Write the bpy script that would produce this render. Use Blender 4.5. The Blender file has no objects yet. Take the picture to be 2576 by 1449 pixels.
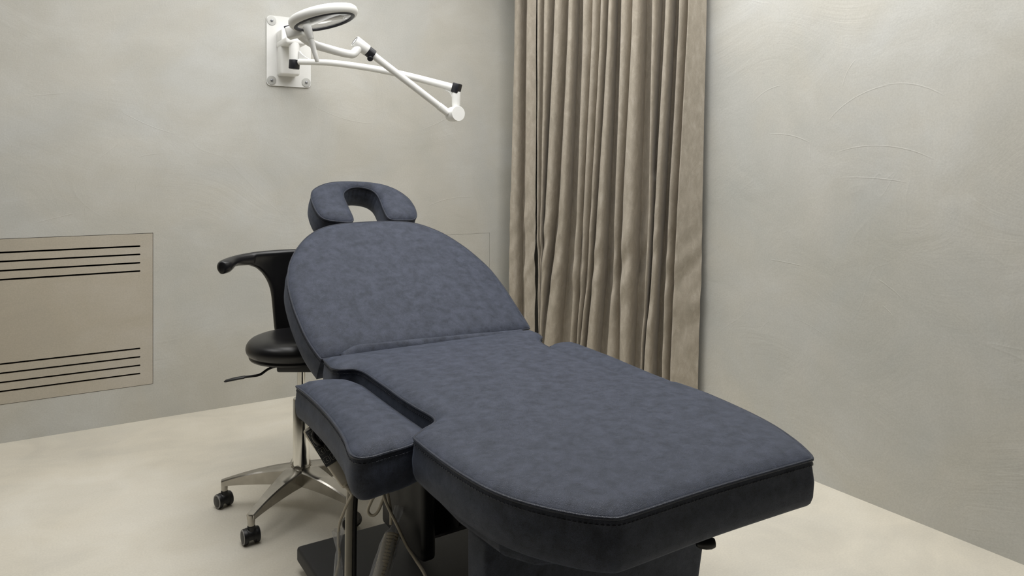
import bpy, bmesh, math, random
import numpy as np
from mathutils import Vector, Matrix
from mathutils.geometry import delaunay_2d_cdt

random.seed(3)
scene = bpy.context.scene
COL = scene.collection
R = math.radians

# ------------------------------------------------------------------ camera
# the room is aligned with the axes: wall_back lies along X, wall_right along Y
cam_data = bpy.data.cameras.new('camera')
cam_data.sensor_width = 36
cam_data.lens = 36 * 1843 / 2576
cam_data.shift_y = -286.5 / 2576
cam_data.clip_start = 0.05
cam = bpy.data.objects.new('camera', cam_data)
COL.objects.link(cam)
cam.location = (0, 0, 1.2)
cam.rotation_euler = (R(90), 0, R(-32.3))
scene.camera = cam

# ------------------------------------------------------------------ world and light
world = bpy.data.worlds.new('world')
scene.world = world
world.use_nodes = True
world.node_tree.nodes['Background'].inputs[0].default_value = (0.75, 0.85, 1.0, 1)
world.node_tree.nodes['Background'].inputs[1].default_value = 0.25

vs = scene.view_settings
vs.view_transform = 'Standard'
vs.look = 'None'
vs.gamma = 1.0
vs.use_curve_mapping = False
vs.exposure = 0.0


def area(name, loc, sx, sy, power, color=(1, 1, 1), rot=(0, 0, 0), spread=180):
    d = bpy.data.lights.new(name, 'AREA')
    d.shape = 'RECTANGLE'
    d.size = sx
    d.size_y = sy
    d.energy = power
    d.color = color
    d.spread = R(spread)
    o = bpy.data.objects.new(name, d)
    COL.objects.link(o)
    o.location = loc
    o.rotation_euler = rot
    return o


CEIL = 2.85
area('overhead_light', (1.2, 2.40, CEIL - 0.03), 2.3, 2.2, 64, (1.0, 0.995, 0.985), spread=170)
area('overhead_light', (-0.9, 3.0, CEIL - 0.03), 1.0, 1.0, 11, (1.0, 0.995, 0.985), spread=170)
area('overhead_light', (1.75, 1.1, CEIL - 0.03), 1.0, 0.5, 18, (1.0, 0.995, 0.985), spread=170)  # added fill that brightens the right wall, no known fixture

# ------------------------------------------------------------------ materials


def mat(name):
    m = bpy.data.materials.new(name)
    m.use_nodes = True
    nt = m.node_tree
    return m, nt, nt.nodes['Principled BSDF']


def node(nt, kind, **kw):
    n = nt.nodes.new(kind)
    for k, v in kw.items():
        if k in n.inputs.keys() if hasattr(n.inputs, 'keys') else False:
            n.inputs[k].default_value = v
        else:
            setattr(n, k, v)
    return n


def srgb(r, g, b):
    f = lambda c: (c / 255 / 12.92) if c / 255 <= 0.04045 else ((c / 255 + 0.055) / 1.055) ** 2.4
    return (f(r), f(g), f(b), 1)


def ramp(nt, src, stops):
    r = nt.nodes.new('ShaderNodeValToRGB')
    nt.links.new(src, r.inputs[0])
    el = r.color_ramp.elements
    while len(el) < len(stops):
        el.new(0.5)
    for e, (p, c) in zip(el, stops):
        e.position = p
        e.color = c if len(c) == 4 else (*c, 1)
    return r


def coords(nt, scale=(1, 1, 1), rot=(0, 0, 0), loc=(0, 0, 0)):
    tc = nt.nodes.new('ShaderNodeTexCoord')
    mp = nt.nodes.new('ShaderNodeMapping')
    mp.inputs['Scale'].default_value = scale
    mp.inputs['Rotation'].default_value = rot
    mp.inputs['Location'].default_value = loc
    nt.links.new(tc.outputs['Object'], mp.inputs[0])
    return mp.outputs[0]


def noise(nt, vec, scale, detail=4, rough=0.55, dist=0.0):
    n = nt.nodes.new('ShaderNodeTexNoise')
    n.inputs['Scale'].default_value = scale
    n.inputs['Detail'].default_value = detail
    n.inputs['Roughness'].default_value = rough
    n.inputs['Distortion'].default_value = dist
    nt.links.new(vec, n.inputs['Vector'])
    return n.outputs[0]


def mixc(nt, fac, a, b, mode='MIX'):
    m = nt.nodes.new('ShaderNodeMix')
    m.data_type = 'RGBA'
    m.blend_type = mode
    for s, v in ((m.inputs[0], fac), (m.inputs[6], a), (m.inputs[7], b)):
        if isinstance(v, (int, float, tuple)):
            s.default_value = v
        else:
            nt.links.new(v, s)
    return m.outputs[2]


def math_(nt, op, a, b=0.0, c=None):
    m = nt.nodes.new('ShaderNodeMath')
    m.operation = op
    for i, v in enumerate((a, b, c)):
        if v is None:
            continue
        if isinstance(v, (int, float)):
            m.inputs[i].default_value = v
        else:
            nt.links.new(v, m.inputs[i])
    return m.outputs[0]


def bump(nt, height, strength, dist, normal=None):
    b = nt.nodes.new('ShaderNodeBump')
    b.inputs['Strength'].default_value = strength
    b.inputs['Distance'].default_value = dist
    nt.links.new(height, b.inputs['Height'])
    if normal is not None:
        nt.links.new(normal, b.inputs['Normal'])
    return b.outputs[0]


def circle3(a, b, c):
    ax, ay, bx, by, cx, cy = *a, *b, *c
    d = 2 * (ax * (by - cy) + bx * (cy - ay) + cx * (ay - by))
    if abs(d) < 1e-5:
        bx += 0.003
        by += 0.003
        d = 2 * (ax * (by - cy) + bx * (cy - ay) + cx * (ay - by))
    ux = ((ax * ax + ay * ay) * (by - cy) + (bx * bx + by * by) * (cy - ay) + (cx * cx + cy * cy) * (ay - by)) / d
    uy = ((ax * ax + ay * ay) * (cx - bx) + (bx * bx + by * by) * (ax - cx) + (cx * cx + cy * cy) * (bx - ax)) / d
    return ux, uy, math.hypot(ax - ux, ay - uy)


def trowel_arcs(nt, arcs, horiz):
    """thin ridges the trowel left in the plaster, each an arc through three points of the wall"""
    tc = nt.nodes.new('ShaderNodeTexCoord')
    sp = nt.nodes.new('ShaderNodeSeparateXYZ')
    nt.links.new(tc.outputs['Object'], sp.inputs[0])
    wob = math_(nt, 'MULTIPLY_ADD', noise(nt, tc.outputs['Object'], 9, 3, 0.6), 0.016, -0.008)
    u = math_(nt, 'ADD', sp.outputs[horiz], wob)
    w = sp.outputs[2]
    total = None
    for a, b, c in arcs:
        cx, cy, r = circle3(a, b, c)
        du = math_(nt, 'SUBTRACT', u, cx)
        dw = math_(nt, 'SUBTRACT', w, cy)
        ln = math_(nt, 'SQRT', math_(nt, 'ADD', math_(nt, 'MULTIPLY', du, du), math_(nt, 'MULTIPLY', dw, dw)))
        d = math_(nt, 'ABSOLUTE', math_(nt, 'SUBTRACT', ln, r))
        ring = nt.nodes.new('ShaderNodeMapRange')
        ring.inputs['From Min'].default_value = 0.0028
        ring.inputs['From Max'].default_value = 0.0
        nt.links.new(d, ring.inputs['Value'])
        mu, mw = (b[0] - cx) / r, (b[1] - cy) / r
        dot = math_(nt, 'DIVIDE', math_(nt, 'ADD', math_(nt, 'MULTIPLY', du, mu), math_(nt, 'MULTIPLY', dw, mw)), ln)
        ce = min(((a[0] - cx) * mu + (a[1] - cy) * mw) / r, ((c[0] - cx) * mu + (c[1] - cy) * mw) / r)
        gate = nt.nodes.new('ShaderNodeMapRange')
        gate.inputs['From Min'].default_value = ce
        gate.inputs['From Max'].default_value = ce + (1 - ce) * 0.6
        nt.links.new(dot, gate.inputs['Value'])
        m = math_(nt, 'MULTIPLY', ring.outputs[0], gate.outputs[0])
        total = m if total is None else math_(nt, 'MAXIMUM', total, m)
    return total


def plaster(name, dark, mid, light, seed=0.0, horizontal=False, strength=0.35, rough=0.75, arcs=None, horiz=0, tint=0.5):
    m, nt, p = mat(name)
    L = nt.links
    v0 = coords(nt, loc=(seed, seed * 0.7, seed * 1.3))
    # a soft warp so the trowel strokes sweep in arcs
    wn = nt.nodes.new('ShaderNodeTexNoise')
    wn.inputs['Scale'].default_value = 0.9
    wn.inputs['Detail'].default_value = 1
    L.new(v0, wn.inputs['Vector'])
    vm = nt.nodes.new('ShaderNodeVectorMath')
    vm.operation = 'MULTIPLY_ADD'
    L.new(wn.outputs['Color'], vm.inputs[0])
    vm.inputs[1].default_value = (1.1, 1.1, 1.1)
    L.new(v0, vm.inputs[2])
    warped = vm.outputs[0]

    def streak(rot, sc, scale, detail=5):
        mp = nt.nodes.new('ShaderNodeMapping')
        mp.inputs['Rotation'].default_value = rot
        mp.inputs['Scale'].default_value = sc
        L.new(warped, mp.inputs[0])
        return noise(nt, mp.outputs[0], scale, detail, 0.6, 0.4)
    if horizontal:
        s1 = streak((0, 0, R(25)), (1, 6, 1), 1.6)
        s2 = streak((0, 0, R(-50)), (1, 9, 1), 2.6)
    else:
        s1 = streak((R(20), R(25), 0), (1, 1, 6), 1.6)
        s2 = streak((R(-35), R(-50), 0), (1, 1, 10), 3.0)
    big = noise(nt, v0, 1.1, 3, 0.5, 0.6)
    cl = noise(nt, v0, 3.4, 6, 0.62, 0.8)
    f = math_(nt, 'MULTIPLY_ADD', big, 0.55, math_(nt, 'MULTIPLY_ADD', cl, 0.30, math_(nt, 'MULTIPLY', s1, 0.15)))
    r = ramp(nt, f, [(0.36, dark), (0.50, mid), (0.64, light)])
    fine = noise(nt, v0, 160, 3, 0.6)
    fr = ramp(nt, fine, [(0.3, (0.93, 0.93, 0.93)), (0.7, (1.03, 1.03, 1.03))])
    col = mixc(nt, 1.0, r.outputs[0], fr.outputs[0], 'MULTIPLY')
    # cooler and warmer patches where the skim coat is thicker or thinner
    cw = ramp(nt, noise(nt, v0, 1.9, 5, 0.6, 0.7), [(0.38, (1.005, 0.997, 0.972)), (0.62, (0.985, 1.0, 1.015))])
    col = mixc(nt, tint, col, mixc(nt, 1.0, col, cw.outputs[0], 'MULTIPLY'))
    L.new(col, p.inputs['Base Color'])
    # raised trowel edges: thin lines where a warped noise crosses its middle
    n3 = noise(nt, warped, 1.7, 2, 0.4, 1.5)
    edge = math_(nt, 'ABSOLUTE', math_(nt, 'SUBTRACT', n3, 0.5))
    edge = ramp(nt, edge, [(0.0, (1, 1, 1)), (0.006, (0.2, 0.2, 0.2)), (0.02, (0, 0, 0))]).outputs[0]
    gate = ramp(nt, noise(nt, v0, 2.3, 2, 0.5), [(0.50, (0, 0, 0)), (0.62, (1, 1, 1))]).outputs[0]
    edge = mixc(nt, 1.0, edge, gate, 'MULTIPLY')
    sg = ramp(nt, noise(nt, v0, 2.6, 3, 0.5, 0.5), [(0.50, (0, 0, 0)), (0.66, (1, 1, 1))]).outputs[0]
    s2 = math_(nt, 'MULTIPLY', s2, sg)
    h = math_(nt, 'MULTIPLY_ADD', s2, 0.4, math_(nt, 'MULTIPLY_ADD', cl, 0.8, math_(nt, 'MULTIPLY', fine, 0.05)))
    h = math_(nt, 'MULTIPLY_ADD', edge, 0.10, h)
    if arcs:
        h = math_(nt, 'MULTIPLY_ADD', trowel_arcs(nt, arcs, horiz), 0.16, h)
    L.new(bump(nt, h, strength, 0.010), p.inputs['Normal'])
    p.inputs['Roughness'].default_value = rough
    p.inputs['Specular IOR Level'].default_value = 0.3
    return m


BACK_ARCS = [[(0.212, 1.282), (0.239, 1.306), (0.286, 1.352)], [(0.354, 1.119), (0.359, 1.157), (0.378, 1.203)], [(-0.077, 1.553), (-0.004, 1.566), (0.064, 1.575)], [(0.292, 1.501), (0.409, 1.44), (0.487, 1.412)], [(0.144, 1.039), (0.146, 1.009), (0.148, 0.975)], [(-0.035, 0.982), (0.027, 0.999), (0.115, 1.021)], [(0.388, 1.289), (0.43, 1.298), (0.501, 1.302)], [(1.229, 1.577), (1.409, 1.508), (1.623, 1.494)], [(1.849, 1.455), (2.033, 1.533), (2.199, 1.638)], [(1.914, 1.005), (2.06, 1.05), (2.255, 1.051)]]
SIDE_ARCS = [[(1.726, 1.41), (1.62, 1.484), (1.475, 1.518)], [(1.49, 1.52), (1.402, 1.511), (1.292, 1.458)], [(1.632, 1.297), (1.505, 1.301), (1.318, 1.243)], [(1.971, 1.366), (1.902, 1.357), (1.807, 1.322)], [(1.67, 1.531), (1.649, 1.583), (1.616, 1.625)], [(2.075, 1.515), (2.022, 1.545), (1.941, 1.563)], [(1.683, 1.186), (1.552, 1.186), (1.43, 1.172)], [(1.807, 1.326), (1.809, 1.294), (1.807, 1.254)], [(2.002, 0.846), (1.921, 0.842), (1.854, 0.836)], [(1.513, 0.728), (1.49, 0.713), (1.475, 0.694)], [(1.52, 0.816), (1.482, 0.795), (1.438, 0.758)]]
M = {}
M['wall'] = plaster('wall_plaster', srgb(184, 183, 176), srgb(193, 191, 184), srgb(202, 201, 196), strength=0.32, tint=1.0, arcs=BACK_ARCS, horiz=0)
M['wall_side'] = plaster('side_wall_plaster', srgb(184, 183, 176), srgb(193, 191, 184), srgb(202, 201, 196), seed=2.3, strength=0.32, tint=1.0, arcs=SIDE_ARCS, horiz=1)
M['far_wall'] = plaster('far_wall_dark', srgb(66, 62, 57), srgb(72, 68, 62), srgb(78, 74, 68), strength=0.1)  # unseen walls, tone made dark to cut the bounce light
M['panel'] = plaster('panel_paint', srgb(175, 167, 153), srgb(182, 174, 159), srgb(189, 182, 170), seed=4.0, strength=0.1)
M['floor'] = plaster('floor_microcement', srgb(198, 193, 181), srgb(213, 207, 193), srgb(223, 218, 206), seed=9.0,
                     horizontal=True, strength=0.10, rough=0.55)


def leather(name, c0, c1, rough=0.62, bumpk=0.5):
    m, nt, p = mat(name)
    v = coords(nt)
    n1 = noise(nt, v, 30, 8, 0.72, 0.3)
    n2 = noise(nt, v, 38, 4, 0.6, 0.2)
    f = math_(nt, 'MULTIPLY_ADD', n1, 0.7, math_(nt, 'MULTIPLY', n2, 0.3))
    r = ramp(nt, f, [(0.39, c0), (0.61, c1)])
    vo = nt.nodes.new('ShaderNodeTexVoronoi')
    vo.feature = 'DISTANCE_TO_EDGE'
    vo.inputs['Scale'].default_value = 380
    dv = nt.nodes.new('ShaderNodeVectorMath')
    dv.operation = 'MULTIPLY_ADD'
    nn = nt.nodes.new('ShaderNodeTexNoise')
    nn.inputs['Scale'].default_value = 90
    nt.links.new(v, nn.inputs['Vector'])
    nt.links.new(nn.outputs['Color'], dv.inputs[0])
    dv.inputs[1].default_value = (0.006, 0.006, 0.006)
    nt.links.new(v, dv.inputs[2])
    nt.links.new(dv.outputs[0], vo.inputs['Vector'])
    g = ramp(nt, vo.outputs['Distance'], [(0.0, (0, 0, 0)), (0.14, (1, 1, 1))]).outputs[0]
    gcol = mixc(nt, 0.36, r.outputs[0], mixc(nt, 1.0, r.outputs[0], g, 'MULTIPLY'))
    nt.links.new(gcol, p.inputs['Base Color'])
    p.inputs['Roughness'].default_value = rough
    p.inputs['Specular IOR Level'].default_value = 0.28
    p.inputs['Sheen Weight'].default_value = 0.12
    p.inputs['Sheen Roughness'].default_value = 0.45
    p.inputs['Sheen Tint'].default_value = (0.55, 0.68, 0.95, 1)
    h = math_(nt, 'MULTIPLY_ADD', n1, 0.6, g)
    nt.links.new(bump(nt, h, bumpk, 0.0006), p.inputs['Normal'])
    return m


M['leather'] = leather('slate_leather', srgb(47, 52, 64), srgb(69, 74, 89), 0.60)
M['piping'] = leather('piping_leather', srgb(40, 43, 53), srgb(54, 58, 70), 0.42)


def simple(name, col, rough=0.5, metal=0.0, spec=0.5, nz=0.0, coat=0.0, bumps=0.0, bscale=300):
    m, nt, p = mat(name)
    v = coords(nt)
    n1 = noise(nt, v, 14, 4, 0.6)
    a = tuple(c * (1 - nz) for c in col[:3]) + (1,)
    b = tuple(min(1, c * (1 + nz)) for c in col[:3]) + (1,)
    r = ramp(nt, n1, [(0.35, a), (0.65, b)])
    nt.links.new(r.outputs[0], p.inputs['Base Color'])
    p.inputs['Roughness'].default_value = rough
    p.inputs['Metallic'].default_value = metal
    p.inputs['Specular IOR Level'].default_value = spec
    p.inputs['Coat Weight'].default_value = coat
    if bumps:
        nt.links.new(bump(nt, noise(nt, v, bscale, 2), bumps, 0.001), p.inputs['Normal'])
    return m


M['white'] = simple('white_enamel', srgb(238, 238, 235), 0.32, nz=0.02)
M['plate'] = simple('white_powder_coat', srgb(232, 232, 229), 0.5, nz=0.02, bumps=0.4, bscale=500)
M['black_plastic'] = simple('black_plastic', srgb(20, 20, 22), 0.42, nz=0.1)
M['cap'] = simple('black_cap', srgb(30, 31, 36), 0.35, nz=0.1)
M['gasket'] = simple('rubber_gasket', srgb(36, 38, 48), 0.45, nz=0.1)
M['vinyl'] = simple('black_vinyl', srgb(19, 19, 22), 0.33, nz=0.08, bumps=0.1, bscale=120)
M['chrome'] = simple('polished_chrome', srgb(214, 212, 206), 0.10, 1.0, nz=0.02)
M['aluminium'] = simple('cast_aluminium', srgb(180, 176, 168), 0.27, 1.0, nz=0.12, bumps=0.08, bscale=60)
M['washer'] = simple('washer_steel', srgb(188, 188, 184), 0.4, 0.5, nz=0.05)
M['steel'] = simple('bolt_steel', srgb(170, 172, 178), 0.25, 1.0, nz=0.05)
M['frame'] = simple('black_steel_frame', srgb(24, 25, 28), 0.5, nz=0.15, bumps=0.1)
M['slab'] = simple('dark_base_cover', srgb(24, 25, 28), 0.6, nz=0.12, bumps=0.1)
M['rod'] = simple('cream_metal', srgb(214, 208, 194), 0.35, 0.1, nz=0.06)
M['cable'] = simple('cream_cable', srgb(205, 197, 180), 0.5, nz=0.05)
M['handset'] = simple('cream_handset', srgb(196, 188, 172), 0.45, nz=0.03)
M['keypad'] = simple('keypad_foil', srgb(44, 45, 46), 0.4, nz=0.05)
M['marking'] = simple('keypad_marking', srgb(188, 186, 176), 0.5)
M['tread'] = simple('grey_tread', srgb(150, 148, 146), 0.6, nz=0.05)
M['diffuser'] = simple('grey_diffuser', srgb(118, 114, 106), 0.5, nz=0.1)
M['void'] = simple('dark_void', srgb(10, 11, 14), 0.9)
M['backing_dark'] = simple('dark_backing', srgb(12, 14, 18), 0.12)  # near-black colour standing in for shade behind the curtain gap
M['ceiling'] = simple('ceiling_paint', srgb(215, 213, 207), 0.8, nz=0.02)


def make_velvet():
    m, nt, p = mat('velvet_curtain')
    v = coords(nt)
    vs_ = coords(nt, scale=(1, 1, 0.45))
    n1 = noise(nt, vs_, 34, 6, 0.65, 0.5)
    n2 = noise(nt, v, 420, 2, 0.6)
    r = ramp(nt, n1, [(0.36, srgb(164, 156, 142)), (0.52, srgb(173, 164, 150)), (0.68, srgb(184, 176, 163))])
    fr = ramp(nt, n2, [(0.3, (0.9, 0.9, 0.9)), (0.7, (1.06, 1.06, 1.06))])
    nt.links.new(mixc(nt, 1.0, r.outputs[0], fr.outputs[0], 'MULTIPLY'), p.inputs['Base Color'])
    p.inputs['Roughness'].default_value = 0.9
    p.inputs['Specular IOR Level'].default_value = 0.15
    p.inputs['Sheen Weight'].default_value = 0.25
    p.inputs['Sheen Roughness'].default_value = 0.4
    h = math_(nt, 'MULTIPLY_ADD', n2, 0.05, noise(nt, vs_, 16, 4, 0.6, 1.2))
    nt.links.new(bump(nt, h, 0.5, 0.006), p.inputs['Normal'])
    return m


M['velvet'] = make_velvet()


def make_glass(name, col, rough=0.02, ior=1.5):
    m, nt, p = mat(name)
    p.inputs['Base Color'].default_value = col
    p.inputs['Roughness'].default_value = rough
    p.inputs['IOR'].default_value = ior
    p.inputs['Transmission Weight'].default_value = 1.0
    return m


M['glass'] = make_glass('lens_glass', (0.93, 0.94, 0.95, 1))


def make_plastic_film():
    m, nt, p = mat('clear_plastic_film')
    v = coords(nt, scale=(1, 1, 0.4))
    p.inputs['Base Color'].default_value = (0.85, 0.88, 0.95, 1)
    p.inputs['Roughness'].default_value = 0.2
    p.inputs['Alpha'].default_value = 0.30
    nt.links.new(bump(nt, noise(nt, v, 120, 4, 0.6, 1.0), 0.9, 0.004), p.inputs['Normal'])
    return m


M['film'] = make_plastic_film()

# ------------------------------------------------------------------ object helpers


def tag(o, label=None, cat=None, group=None, kind=None):
    if label:
        o['label'] = label
    if cat:
        o['category'] = cat
    if group:
        o['group'] = group
    if kind:
        o['kind'] = kind
    return o


def root(name, loc, rz, label, cat, group=None):
    o = bpy.data.objects.new(name, None)
    o.empty_display_size = 0.1
    COL.objects.link(o)
    o.location = loc
    o.rotation_euler = (0, 0, rz)
    bpy.context.view_layer.update()
    return tag(o, label, cat, group)


def world_of(o):
    m = Matrix.LocRotScale(o.location, o.rotation_euler, None)
    return world_of(o.parent) @ m if o.parent else m


def obj(name, bm, material, parent=None, local=False, smooth=True, angle=40):
    """link bm as one mesh object. Vertices are in world metres unless local=True
    (then in the parent's own axes)."""
    me = bpy.data.meshes.new(name)
    bmesh.ops.recalc_face_normals(bm, faces=bm.faces)
    if parent is not None and not local:
        bm.transform(world_of(parent).inverted())
    bm.to_mesh(me)
    bm.free()
    for mt in (material if isinstance(material, (list, tuple)) else [material]):
        me.materials.append(mt)
    if smooth:
        me.shade_smooth()
        me.set_sharp_from_angle(angle=R(angle))
    o = bpy.data.objects.new(name, me)
    COL.objects.link(o)
    if parent is not None:
        o.parent = parent
    return o


def structure(name, bm, material, **k):
    return tag(obj(name, bm, material, **k), kind='structure')


def add_box(bm, lo, hi, bevel=0.0, seg=2, mtx=None):
    vs_ = []
    c = [(lo[i] + hi[i]) / 2 for i in range(3)]
    d = [(hi[i] - lo[i]) for i in range(3)]
    r = bmesh.ops.create_cube(bm, size=1.0)
    v = r['verts']
    for q in v:
        q.co = Vector((q.co.x * d[0] + c[0], q.co.y * d[1] + c[1], q.co.z * d[2] + c[2]))
    if bevel > 0:
        es = list({e for q in v for e in q.link_edges})
        rr = bmesh.ops.bevel(bm, geom=es, offset=bevel, segments=seg, affect='EDGES', profile=0.5)
        v = list({q for f in rr['faces'] for q in f.verts} | {q for q in v if q.is_valid})
    if mtx is not None:
        for q in v:
            q.co = mtx @ q.co
    return v


def catmull(pts, n=8, closed=False):
    P = [Vector(p) for p in pts]
    N = len(P)
    out = []
    rng = range(N if closed else N - 1)
    for i in rng:
        p1, p2 = P[i], P[(i + 1) % N]
        p0 = P[(i - 1) % N] if (closed or i > 0) else p1 * 2 - p2
        p3 = P[(i + 2) % N] if (closed or i + 2 < N) else p2 * 2 - p1
        for k in range(n):
            t = k / n
            out.append(0.5 * ((2 * p1) + (p2 - p0) * t + (2 * p0 - 5 * p1 + 4 * p2 - p3) * t * t
                              + (3 * p1 - p0 - 3 * p2 + p3) * t ** 3))
    if not closed:
        out.append(P[-1])
    return out


def add_tube(bm, pts, rad, seg=12, closed=False, caps=True, flat=1.0, up=None):
    """sweep a circle (or ellipse) along pts. rad may be a list."""
    P = [Vector(p) for p in pts]
    n = len(P)
    rs = rad if isinstance(rad, (list, tuple)) else [rad] * n
    tang = []
    for i in range(n):
        if closed:
            t = P[(i + 1) % n] - P[i - 1]
        else:
            t = P[min(i + 1, n - 1)] - P[max(i - 1, 0)]
        tang.append(t.normalized() if t.length > 1e-9 else Vector((0, 0, 1)))
    ref = Vector(up) if up else (Vector((0, 0, 1)) if abs(tang[0].z) < 0.9 else Vector((1, 0, 0)))
    rings = []
    for i in range(n):
        t = tang[i]
        a = (ref - t * ref.dot(t))
        if a.length < 1e-6:
            a = t.orthogonal()
        a.normalize()
        if not up:
            ref = a
        b = t.cross(a).normalized()
        ring = [bm.verts.new(P[i] + (a * math.cos(2 * math.pi * k / seg) * flat + b * math.sin(2 * math.pi * k / seg)) * rs[i])
                for k in range(seg)]
        rings.append(ring)
    m = n if closed else n - 1
    for i in range(m):
        A, B = rings[i], rings[(i + 1) % n]
        off = 0
        if closed and i == n - 1:
            off = min(range(seg), key=lambda s: sum((A[k].co - B[(k + s) % seg].co).length for k in range(seg)))
        for k in range(seg):
            bm.faces.new((A[k], A[(k + 1) % seg], B[(k + 1 + off) % seg], B[(k + off) % seg]))
    if caps and not closed:
        bm.faces.new(rings[0][::-1])
        bm.faces.new(rings[-1])
    return rings


def add_lathe(bm, prof, seg=32, mtx=None, ang0=0, ang1=2 * math.pi):
    """prof: list of (r, z) around local Z"""
    rings = []
    for r, z in prof:
        ring = []
        if r < 1e-6:
            v = bm.verts.new((0, 0, z))
            ring = [v] * seg
        else:
            for k in range(seg):
                a = 2 * math.pi * k / seg
                ring.append(bm.verts.new((r * math.cos(a), r * math.sin(a), z)))
        rings.append(ring)
    for A, B in zip(rings, rings[1:]):
        for k in range(seg):
            q = []
            for v in (A[k], A[(k + 1) % seg], B[(k + 1) % seg], B[k]):
                if v not in q:
                    q.append(v)
            if len(q) > 2:
                bm.faces.new(q)
    if mtx is not None:
        for v in {v for r_ in rings for v in r_}:
            v.co = mtx @ v.co


def axis_mtx(origin, zdir, xdir=None):
    z = Vector(zdir).normalized()
    x = Vector(xdir) if xdir is not None else (Vector((1, 0, 0)) if abs(z.x) < 0.8 else Vector((0, 1, 0)))
    x = (x - z * x.dot(z)).normalized()
    y = z.cross(x)
    m = Matrix((x, y, z)).transposed().to_4x4()
    m.translation = Vector(origin)
    return m


def poly_clean(pts, step, corners=()):
    """closed 2-D outline -> smooth, evenly spaced points, sharp at the indices in corners"""
    n = len(pts)
    P = [Vector((p[0], p[1], 0)) for p in pts]
    cs = sorted(corners)
    dense = []
    if not cs:
        dense = catmull(P, 12, closed=True)
    else:
        for a, b in zip(cs, cs[1:] + [cs[0] + n]):
            seg = [P[i % n] for i in range(a, b + 1)]
            dense += catmull(seg, 12)[:-1]
    # resample
    out = []
    L = 0
    tot = sum((dense[(i + 1) % len(dense)] - dense[i]).length for i in range(len(dense)))
    m = max(8, int(tot / step))
    st = tot / m
    nxt = 0.0
    for i in range(len(dense)):
        a, b = dense[i], dense[(i + 1) % len(dense)]
        l = (b - a).length
        while nxt < L + l - 1e-9 and len(out) < m:
            out.append(a.lerp(b, (nxt - L) / l if l > 0 else 0))
            nxt += st
        L += l
    return out


def loop_normals(loop):
    n = len(loop)
    area2 = sum(loop[i].x * loop[(i + 1) % n].y - loop[(i + 1) % n].x * loop[i].y for i in range(n))
    sg = 1 if area2 > 0 else -1
    out = []
    for i in range(n):
        t = (loop[(i + 1) % n] - loop[i - 1])
        out.append(Vector((t.y, -t.x, 0)).normalized() * sg)
    return out


def inside_mask(P, poly):
    x, y = P[:, 0], P[:, 1]
    ins = np.zeros(len(P), bool)
    n = len(poly)
    for i in range(n):
        x1, y1 = poly[i]
        x2, y2 = poly[(i + 1) % n]
        if y1 == y2:
            continue
        c = ((y1 > y) != (y2 > y)) & (x < (x2 - x1) * (y - y1) / (y2 - y1) + x1)
        ins ^= c
    return ins


def edge_dist(P, poly):
    d = np.full(len(P), 1e9)
    n = len(poly)
    for i in range(n):
        a = poly[i]
        b = poly[(i + 1) % n]
        ab = b - a
        L2 = max(1e-12, (ab ** 2).sum())
        t = np.clip(((P - a) @ ab) / L2, 0, 1)
        q = P - (a + t[:, None] * ab)
        d = np.minimum(d, np.sqrt((q ** 2).sum(1)))
    return d


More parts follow.
